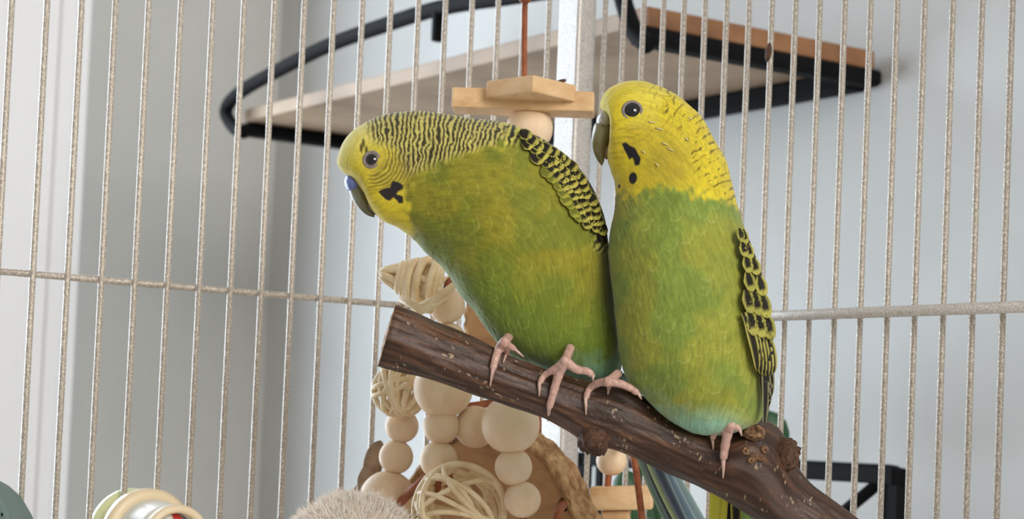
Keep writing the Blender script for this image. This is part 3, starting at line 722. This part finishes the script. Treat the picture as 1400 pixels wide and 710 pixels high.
g2 = on(surf2, lambda x, y: (min(x, np.interp(y, [300, 326, 358, 390, 430, 470, 600], [1013, 1022, 1032, 1040, 1047, 1051, 1046])) - 11, min(y, 555)))
wing2 = wingbase(bird2, [(1016, 312), (1021, 345), (1022, 385), (1018, 425), (1024, 462), (1036, 505), (1043, 552), (1050, 556), (1057, 520), (1058, 472), (1051, 417), (1039, 366), (1023, 324)], g2, (58, 54, 26), 0.2)
gw = g2
for k in range(4):
    feather(wing2, 'flight_feather', (1040 + 3 * k, 455 + 8 * k), (1045 + 3.2 * k, 582 - 13 * k), 5.0, gw, streakf((40, 38, 36), (150, 146, 110), 0.5), (0.6 + 0.7 * (3 - k), 1.0 + 0.7 * (3 - k)), 16, 9, -0.03)
for k in range(6):
    feather(wing2, 'secondary_feather', (1016 + 6 * k, 428 + 5 * k), (1036 + 4.4 * k, 508 + 5 * k - 0.9 * k * k), 6.6, gw, streakf((36, 32, 20), (176, 170, 88), 0.6), (8.4 - 1.5 * k, 9.4 - 1.5 * k), 14, 11, -0.05)
for row, (x0, y0, x1, y1, n, L, w_) in enumerate(((1024, 424, 1047, 430, 3, 36, 9.0), (1020, 396, 1042, 402, 3, 34, 8.6), (1022, 372, 1038, 378, 2, 28, 8.0), (1020, 350, 1030, 353, 2, 24, 7.2), (1015, 330, 1022, 333, 2, 22, 6.2), (1011, 312, 1016, 314, 2, 20, 5.2))):
    for k in range(n):
        q = k / max(1, n - 1); bx_, by_ = x0 + (x1 - x0) * q, y0 + (y1 - y0) * q
        feather(wing2, 'covert_feather', (bx_, by_), (bx_ + L * 0.24, by_ + L * 0.97), w_, gw, covert((32, 28, 16), (172, 168, 82), rr.random(), 0.55, 0.42), (8.0 + 0.5 * row, 10.4 + 0.5 * row), 14, 11)
# tails hanging behind the branch
for k in range(6):
    c = [((112, 136, 128), (148, 170, 146)), ((48, 56, 66), (132, 152, 148)), ((158, 178, 124), (186, 200, 160)), ((54, 62, 76), (132, 148, 150)), ((96, 118, 134), (146, 166, 172)), ((122, 146, 150), (164, 182, 176))][k]
    feather(bird1, 'tail_feather', (838 + 3 * k, 500 + 3 * k), (922 + 11 * k, 752 - 6 * abs(k - 3)), 8, lambda x, y, u: 0.588 + 0.085 * u + 0.0012 * k, streakf(*c, 0.5), (0, 0), 20, 7, 0.02)
for k in range(6):
    c = [((206, 204, 70), (216, 214, 92)), ((206, 204, 70), (216, 214, 92)), ((24, 24, 20), (200, 198, 76)), ((24, 24, 20), (206, 204, 80)), ((140, 176, 100), (196, 200, 90)), ((140, 180, 128), (170, 196, 120))][k]
    feather(bird2, 'tail_feather', (985 + 7 * k, 560 + 2 * k), (974 + 11 * k, 752 + 3 * k), 8.4, lambda x, y, u: 0.584 + 0.016 * u + 0.0010 * (k % 3), streakf(*c, 0.45), (0, 0), 20, 7, 0.0)
# pale pin feather sheaths on the moulting yellow head
for x, y, dx, dy in ((896, 177, 11, 3), (939, 162, 6, 5), (936, 190, 5, 6), (913, 203, 8, 5), (878, 206, 5, 5), (896, 224, 4, 4), (886, 168, 9, 1), (905, 195, 9, 4)):
    p, n = surf2(x, y, 0.6); q, n2_ = surf2(x + dx, y + dy, 2.2); v, f = tube([p, (p + q) / 2 + n * 0.3 * pxm, q], np.array((1.1, 1.0, 0.4)) * pxm, 8); mesh('pin_feather', v, f, M['sheath'], bird2)

# ------------------------------------------------------------------ the hanging toy
TD = 0.685; tp = TD / F
toy = thing('hanging_toy', 'hanging wooden bead and rattan bird toy with star block and bark-edged slice', 'bird toy', at(680, 725, TD))
v0, f0 = lathe([(max(0.10, math.sin(a)), math.cos(a)) for a in np.linspace(0.10, math.pi - 0.10, 28)], 40)
def bead(x, y, r_, d, m='bead', ax=(0, 0, 1)):
    e = np.array(ax, float) + np.array((rr.uniform(-.15, .15), rr.uniform(-.15, .15), 0))
    o = mesh('bead', place(v0 * r_ * d / F, np.zeros(3), e), f0, M[m], toy)
    c = at(x, y, d); o.data.transform(Matrix.Translation(Vector(c))); return o
bead(724, 176, 32, .700)
bead(611, 418, 25, .662, 'bead'); bead(613, 466, 25, .662); bead(606, 531, 41, .664); bead(603, 583, 25, .664); bead(599.5, 629, 26, .664)
bead(698, 581, 40, .650); bead(702, 639, 25.6, .650); bead(714.5, 683.5, 25, .650)
bead(549.5, 583, 23, .690, 'bead'); bead(541.5, 625, 23.5, .690); bead(530, 683, 39, .690)
bead(650, 584, 29, .668); bead(836, 630, 21, .70)
# crossed pine blocks
def block(x, y, d, half, th, ang, m):
    a = np.array((math.cos(ang), math.sin(ang), 0)); b_ = np.array((-a[1], a[0], 0)); q = MB()
    q.box(at(x, y, d), a * half[0], b_ * half[1], UP * th); q.build('star_block', M[m], toy, False, 0.0006)
block(716, 141, .700, (0.0252, 0.0080), 0.0036, R(-3), 'pine')
block(726, 125, .690, (0.0113, 0.0113), 0.0030, R(47), 'pine')
v, f = lathe([(math.sin(a), math.cos(a)) for a in np.linspace(0.05, 3.09, 12)], 14)
mesh('seed_husk', place(v * np.array((3.2, 3.2, 9)) * tp, at(766, 112, .692), EX + 0.35 * EY), f, M['knot_dark'], toy)
# cords
def cord(pts, r_=0.0011):
    q = MB(); q.tube(spline(np.array([at(*p) for p in pts]), 40), r_, 10); q.build('cord', M['cord'], toy)
cord([(722, -320, .700), (719, -60, .697), (717, 40, .699), (717, 150, .701), (722, 200, .700), (730, 330, .692), (735, 470, .695), (737, 620, .70)])
v, f = lathe([(math.sin(a), math.cos(a)) for a in np.linspace(0.05, 3.09, 14)], 18); mesh('cord_knot', place(v * np.array((9, 9, 6)) * tp, at(718, -1, .695), (0, 0, 1)), f, M['cord'], toy)
cord([(735, 330, .692), (690, 350, .690), (640, 370, .675), (611, 390, .662), (612, 440, .662), (606, 530, .664), (602, 600, .664), (599, 665, .664), (596, 668, .664)])
cord([(735, 480, .694), (720, 520, .67), (700, 545, .652), (699, 600, .650), (704, 650, .650), (716, 712, .650), (735, 716, .648), (750, 730, .65)])
cord([(735, 470, .695), (690, 540, .690), (640, 556, .686), (600, 555, .692), (565, 548, .692), (548, 560, .690), (545, 600, .690), (532, 690, .690)], 0.0014)
cord([(840, 560, .705), (848, 600, .700), (866, 628, .664), (873, 670, .664), (880, 730, .664)], 0.0012)
cord([(840, 560, .705), (836, 610, .70), (832, 650, .70), (829, 690, .70)], 0.0013)
cord([(772, 688, .672), (764, 700, .655), (758, 720, .652)], 0.0014)
cord([(545, 690, .682), (570, 665, .672), (592, 650, .672), (604, 660, .676)], 0.0016)
q = np.linspace(0, 2 * np.pi, 33); v, f = tube([at(601 + 19 * math.cos(k), 656 + 6 * math.sin(k), .668 + .004 * math.sin(k)) for k in q], 0.0011, 10, False); mesh('cord', v, f, M['cord'], toy)
v, f = tube([at(626 + 7 * math.cos(k), 568 + 14 * math.sin(k), .705) for k in q], 0.0010, 10, False); mesh('mint_ring', v, f, M['mint'], toy)
# bark-edged wood slices
def slice_(x, y, d, rad, th, n, seed, hole=None):
    n = np.array(n, float); n /= np.linalg.norm(n); a, b_, c_ = frame(n); o = at(x, y, d); m = 90
    q = np.linspace(0, 2 * np.pi, m, endpoint=False)
    w = 1 + 0.05 * fbm(np.stack([np.cos(q) * 2, np.sin(q) * 2, np.full(m, seed)], -1), 3)
    def ring(k, h, rough=0): 
        r_ = rad * w * k * (1 + rough * noise3(np.stack([np.cos(q) * 16, np.sin(q) * 16, np.full(m, h * 900 + seed)], -1)))
        return o + (np.cos(q) * r_)[:, None] * a + (np.sin(q) * r_)[:, None] * b_ + n * h
    lv = [(0.01, -th / 2 + .001), (0.5, -th / 2 + .001), (0.93, -th / 2 + .001), (0.93, 0.0)] + [(k, th / 2) for k in (0.93, 0.8, 0.6, 0.4, 0.2, 0.01)]
    fc = [tuple(int(i) for i in r_) for r_ in grid_faces(len(lv), m)] + [tuple(range(m))[::-1], tuple((len(lv) - 1) * m + i for i in range(m))]
    root = mesh('wood_slice', np.concatenate([ring(k, h) for k, h in lv]), fc, M['slice'], toy, False)
    lv = [(0.925, th / 2 - .0004), (0.95, th / 2 + .0006), (1.0, th / 2 - .0006)] + [(1.0, h) for h in np.linspace(th / 2 - .002, -th / 2 + .002, 9)] + [(0.98, -th / 2), (0.01, -th / 2)]
    mesh('bark_rim', np.concatenate([ring(k, h, 0.035 if k > .94 else 0.0) for k, h in lv]), grid_faces(len(lv), m), M['bark'], root)
    if hole:
        hp = hit(hole[0], hole[1], o + n * th / 2, n)
        cut(root, [tube([hp - n * (th - 0.003), hp + n * 0.003], 0.0027, 28)])
        v, f = lathe([(0.00285, -th + 0.004), (0.00285, 0.0001), (0.0025, 0.0001), (0.0025, -th + 0.004)], 28)
        mesh('drilled_hole', place(v, hp, n), f, M['slice'], root)
    return root
nrm = -DR * 0.0 + np.array((-0.50, -0.86, -0.06))
slice_(682, 742, .692, 152 * .69 / F, 0.016, nrm, 2.0, (771, 690))
slice_(722, 452, .700, 88 * .70 / F, 0.010, np.array((-0.15, -0.97, -0.1)), 5.0)
for k in range(4):                                              # curled bark chips on the string
    c = at(494 + 6 * k, 690 - 21 * k, .702); pts = []; m_ = 9
    an = R(35 + 12 * k); u1 = EX * math.cos(an) + EY * math.sin(an); u2 = EY * math.cos(an) - EX * math.sin(an) + EF * 0.5
    for i in range(m_):
        u = i / (m_ - 1) * 2 - 1; hw_ = 13 * math.sqrt(max(0.03, 1 - abs(u) ** 2.4))
        pts += [c + u1 * 26 * u * tp + u2 * hw_ * v_ * tp + EF * tp * (8 * u * u - 6 * v_ * v_) for v_ in (-1, 0, 1)]
    fs = [(3 * i + j, 3 * i + j + 1, 3 * i + j + 4, 3 * i + j + 3) for i in range(m_ - 1) for j in (0, 1)]
    o = mesh('bark_chip', pts, fs, M['husk'], toy); sm = o.modifiers.new('t', 'SOLIDIFY'); sm.thickness = 0.0016
# rattan balls
def vine_ball(x, y, d, r_, loops, seed, squash=(1, 1, 1), tw=0.00105):
    g = random.Random(seed); q = MB(); c = at(x, y, d)
    for k in range(loops):
        n = np.array((g.gauss(0, 1), g.gauss(0, 1), g.gauss(0, 1))); a, b_, n = frame(n); off = g.uniform(-0.35, 0.35); R_ = r_ * d / F
        t = np.linspace(0, 2 * np.pi, 49); w = g.uniform(0.03, 0.09); phs = g.uniform(0, 6.28); rad = R_ * g.uniform(0.95, 1.03)
        pts = [c + rad * (math.sqrt(1 - off * off) * (math.cos(k_) * a + math.sin(k_) * b_) + (off + w * math.sin(2 * k_ + phs)) * n) * np.array(squash) for k_ in t]
        q.tube(pts, tw * g.uniform(0.75, 1.1), 8, caps=False)
    return q.build('rattan_ball', M['vine'], toy)
vine_ball(628, 696, .655, 61, 12, 3)
vine_ball(547, 532, .680, 37, 13, 8)
q = MB(); t0 = at(521, 374, .668); t1 = at(612, 392, .668); ax = (t1 - t0) / np.linalg.norm(t1 - t0); a, b_, _ = frame(ax); LL = np.linalg.norm(t1 - t0); g = random.Random(5)
for k in range(9):
    u = 0.30 + 0.075 * k; r_ = (9 + 34 * u) * .668 / F; tl = g.uniform(-0.4, 0.4); t = np.linspace(0, 2 * np.pi, 41)
    q.tube([t0 + ax * (LL * u + r_ * tl * math.cos(k_)) + r_ * (math.cos(k_) * a + math.sin(k_) * b_) for k_ in t], 0.00125, 8, caps=False)
for k in range(6):
    an = k * 1.05 + 0.2; pts = [t0 + ax * LL * u + (3 + 36 * u ** 0.8) * .668 / F * (math.cos(an + u * 1.2) * a + math.sin(an + u * 1.2) * b_) for u in np.linspace(0, 1, 14)]
    q.tube(pts, 0.0012, 8)
for p0, p1 in (((565, 425), (628, 385)), ((560, 432), (610, 405)), ((548, 408), (590, 425))):
    q.tube([at(*p0, .655), at((p0[0] + p1[0]) / 2, (p0[1] + p1[1]) / 2 + 3, .652), at(*p1, .655)], 0.0013, 8)
q.build('rattan_cone', M['vine'], toy)
# rough-cut timber block hung beside the slice
a = np.array((math.cos(R(-6)), math.sin(R(-6)), 0)) + UP * 0.06; b_ = np.array((-a[1], a[0], 0)); q = MB()
q.box(at(850, 681, .70), a * 0.0112, b_ * 0.008, UP * 0.0042); q.build('timber_block', M['pine'], toy, False, 0.0006)
q = MB(); q.box(at(842, 712, .702), a * 0.0050, b_ * 0.007, UP * 0.0038); q.build('timber_block', M['pine'], toy, False, 0.0006)

# ------------------------------------------------------------------ fluffy toy, barrel toy, green feeder
pc_ = at(482, 772, .640); pr_ = 104 * .64 / F
pom = thing('fluffy_ball', 'cream white fluffy ball below the wooden beads', 'plush ball', pc_ - UP * pr_)
v, f = lathe([(math.sin(a) * pr_ * 0.88, math.cos(a) * pr_ * 0.88) for a in np.linspace(0.02, 3.12, 24)], 36); mesh('core', v + pc_, f, M['fluff'], pom)
g = np.random.default_rng(11); nst = 30000
dv = g.normal(size=(nst, 3)); dv /= np.linalg.norm(dv, axis=1)[:, None]; tw = g.normal(size=(nst, 3)) * 0.45 + np.array((0.1, 0, -0.15))
L = pr_ * 0.13 * (0.6 + 0.6 * g.random(nst))[:, None]; sd = np.cross(dv, tw); sd /= np.linalg.norm(sd, axis=1)[:, None]; wd = 0.00013
b0 = pc_ + dv * pr_ * (0.87 + 0.03 * fbm(dv * 4, 2))[:, None]; m0 = b0 + dv * L * 0.6 + tw * L * 0.15; e0 = b0 + dv * L * 0.9 + tw * L * 0.6
V = np.stack([b0 - sd * wd, b0 + sd * wd, m0 + sd * wd, m0 - sd * wd, e0 + sd * wd * .2, e0 - sd * wd * .2], 1).reshape(-1, 3)
i = np.arange(nst)[:, None] * 6; Fq = np.concatenate([i + np.array([[0, 1, 2, 3]]), i + np.array([[3, 2, 4, 5]])])
o = mesh('fluff', V, Fq, M['fluff'], pom); o['kind'] = 'stuff'
q = MB(); q.tube([pc_ - UP * pr_ * 0.8, np.array((pc_[0], pc_[1], Z0))], 0.003, 10); q.build('stem', M['steel'], pom)

bw = hit(188, 731, CL0, DR)                                     # where the barrel toy clips to the bars
inn = -DR; bt = thing('barrel_toy', 'cream and white barrel foraging toy with coloured pieces, clipped to the bars', 'bird toy', bw - UP * 0.017)
def ringp(name, m, o, r0, r1, h, parent=bt, n=48):
    v, f = lathe([(r0, 0), (r0, h), ((r0 + r1) / 2, h + 0.0012), (r1, h), (r1, 0), (r0, 0)], n); return mesh(name, place(v, o, inn), f, M[m], parent)
ss = .69 / F
ringp('backing_disc', 'lime', bw - inn * 0.006, 0.001, 62 * ss, 0.003)
ringp('flange', 'cream', bw + inn * 0.006, 46 * ss, 64 * ss, 0.004)
v, f = lathe([(50 * ss, 0), (50 * ss, 0.006), (46 * ss, 0.016), (45 * ss, 0.022), (38 * ss, 0.022), (38 * ss, 0.006), (0.001, 0.006)], 48); mesh('drum', place(v, bw + inn * 0.008, inn), f, M['white_plastic'], bt)
ringp('lip', 'cream', bw + inn * 0.029, 36 * ss, 47 * ss, 0.003)
aa, bb, _ = frame(inn)
for k, (m, an) in enumerate((('red', 1.3), ('green', 0.6), ('ink', 2.3), ('white_plastic', 1.8), ('yellow', 2.9), ('red', 4.2), ('green', 5.2))):
    v, f = lathe([(math.sin(t) * (0.9 if t < 1.5 else 1), math.cos(t)) for t in np.linspace(0.03, 3.11, 14)], 20)
    mesh('coloured_piece', v * 11 * ss + bw + inn * 0.026 + (aa * math.cos(an) + bb * math.sin(an)) * 25 * ss, f, M[m], bt)
q = MB(); q.tube([bw - inn * 0.006, bw + inn * 0.016], 0.003, 12); q.build('bolt', M['steel'], bt)

fe = thing('feeder_cup', 'grey-green perforated plastic feeder cup beside the window casing', 'feeder', at(-20, 790, .630))
nf = np.array((-0.10, -0.97, 0.2)); nf /= np.linalg.norm(nf)
pp_ = [(-140, 634), (-60, 636), (-30, 642), (-12, 658), (2, 682), (14, 708), (26, 742), (32, 790), (-140, 790)]
fr = [hit(x, y, at(0, 690, .625), nf) for x, y in pp_]; bk = [p - nf * 0.03 for p in fr]; n = len(fr)
o = mesh('cup', fr + bk, [tuple(range(n))[::-1], tuple(range(n, 2 * n))] + [(i, (i + 1) % n, n + (i + 1) % n, n + i) for i in range(n)], M['teal'], fe, False)
m_ = o.modifiers.new('b', 'BEVEL'); m_.width = 0.0012; m_.segments = 3; m_.limit_method = 'ANGLE'
hr = 3.0 * .625 / F; cuts = []
v, f = lathe([(hr * 1.12, -0.009), (hr * 1.12, 0.0001), (hr * 0.92, 0.0001), (hr * 0.92, -0.009)], 16)
for x, y in ((-14, 672), (-6, 688), (2, 704), (-20, 690), (-12, 706), (-28, 664), (-30, 680), (-30, 702)):
    h_ = hit(x, y, at(0, 690, .625), nf); cuts.append(tube([h_ - nf * 0.010, h_ + nf * 0.002], hr, 16))
    mesh('hole', place(v, h_, nf), f, M['teal'], fe)
cut(o, cuts)
q = MB(); hk_ = [fr[0] - nf * 0.03, at(-110, 640, .66), at(-116, 650, .664)]; q.tube([fr[1] - nf * 0.028, hit(-60, 660, CL0, DR)], 0.002, 8); q.build('hanger', M['steel'], fe)

# ------------------------------------------------------------------ beyond the cage
def zat(p, z): return np.array((p[0], p[1], z))
st = thing('metal_stand', 'black metal stand with a diagonal brace below the shelf', 'stand', zat(at(1160, 700, 1.0), 0))
e0 = at(1228, 652, .985); zt = e0[2]; e1 = e0 + DR * along(e0, DR, 800, 0.01, 0.6)
aw = e0 - C0; aw[2] = 0; aw = aw / np.linalg.norm(aw) - EX * 0.04; aw[2] = 0; e2 = e0 + aw * 0.10; e3 = e1 + aw * 0.10
for p, q_ in ((e0, e1), (e0, e2), (e2, e3), (e1, e3)):
    q = MB(); d = q_ - p; l = np.linalg.norm(d); d = d / l; sd_ = np.cross(d, UP); q.box((p + q_) / 2, d * (l / 2 + 0.004), sd_ * 0.004, UP * 0.0042); q.build('top_rail', M['black'], st, False, 0.0008)
for p in (e0, e1, e2, e3):
    q = MB(); q.box(zat(p, zt / 2), DL * 0.0036, DR * 0.0036, UP * zt / 2); q.build('leg', M['black'], st, False, 0.0008)
q = MB(); p = e0 + DR * 0.012 - UP * 0.003; q_ = zat(e0 + DR * 0.075, zt - 0.045); q.tube([p, q_], 0.0034, 8); q.build('brace', M['black'], st)
q = MB(); q.box((e1 + e2) / 2 + UP * 0.0045, (e1 - e0) / 2, aw * 0.05, UP * 0.0008); q.build('top_plate', M['black'], st, False)
pcen = zat(e0 + DR * along(e0, DR, 950, 0.01, 0.6) + aw * 0.05, zt + 0.0055)
plant = thing('potted_plant', 'dark green trailing plant in a clay pot on the black stand', 'plant', pcen)
v, f = lathe([(0.001, 0), (0.030, 0), (0.038, 0.040), (0.042, 0.040), (0.042, 0.052), (0.037, 0.052), (0.036, 0.044), (0.001, 0.044)], 32); v *= 0.66; mesh('pot', v + pcen, f, M['pot'], plant)
g = random.Random(21)
def leaf(p, d, L, w):
    d = np.array(d, float); d /= np.linalg.norm(d); s_ = np.cross(d, toward); s_ /= np.linalg.norm(s_); pts = []; 
    for i in range(7):
        u = i / 6; ww = w * math.sin(math.pi * min(1, u ** 0.8)) + 0.0003; c = p + d * L * u - UP * L * 0.35 * u * u
        pts += [c - s_ * ww, c + toward * ww * 0.3, c + s_ * ww]
    fs = [(3 * i + j, 3 * i + j + 1, 3 * i + j + 4, 3 * i + j + 3) for i in range(6) for j in (0, 1)]
    o = mesh('leaf', pts, fs, M['leaf'], plant); sm = o.modifiers.new('t', 'SOLIDIFY'); sm.thickness = 0.0005
for k in range(16):
    an = k * 2.4; leaf(pcen + UP * 0.030 + np.array((math.cos(an), math.sin(an), 0)) * 0.012, (math.cos(an), math.sin(an), g.uniform(0.6, 1.6)), g.uniform(0.022, 0.03), 0.008)
for x, y, dx, dy in ((850, 640, 20, 60), (862, 650, 25, 40), (878, 640, 8, 60), (840, 660, 30, 30), (866, 690, 20, 25), (890, 640, 10, 40), (1046, 560, 14, 34), (1036, 556, 10, 30)):
    leaf(at(x, y, .99), at(x + dx, y + dy, .99) - at(x, y, .99), 0.026, 0.008)
q = MB(); q.tube(spline(np.array([pcen + UP * 0.035, pcen + UP * 0.05 - EX * 0.045, at(900, 600, .99), at(872, 640, .99), at(870, 690, .99)]), 30), 0.0012, 8); q.build('stem', M['leaf'], plant)
q = MB(); q.tube(spline(np.array([pcen + UP * 0.035, at(1020, 560, 1.0), at(1045, 562, .99)]), 16), 0.0012, 8); q.build('stem', M['leaf'], plant)
v, f = lathe([(math.sin(a), math.cos(a)) for a in np.linspace(0.05, 3.09, 12)], 14)
mesh('brown_speck', place(v * np.array((0.0012, 0.0012, 0.0036)), CR0 - DR * SP * 8 + UP * float(hit(1052, 72, CR0 - DR * SP * 8 + UP * 1.4, EF)[2]) - EX * 0.0008 - EF * 0.0008, UP + 0.1 * EX), f, M['knot_dark'], cage)
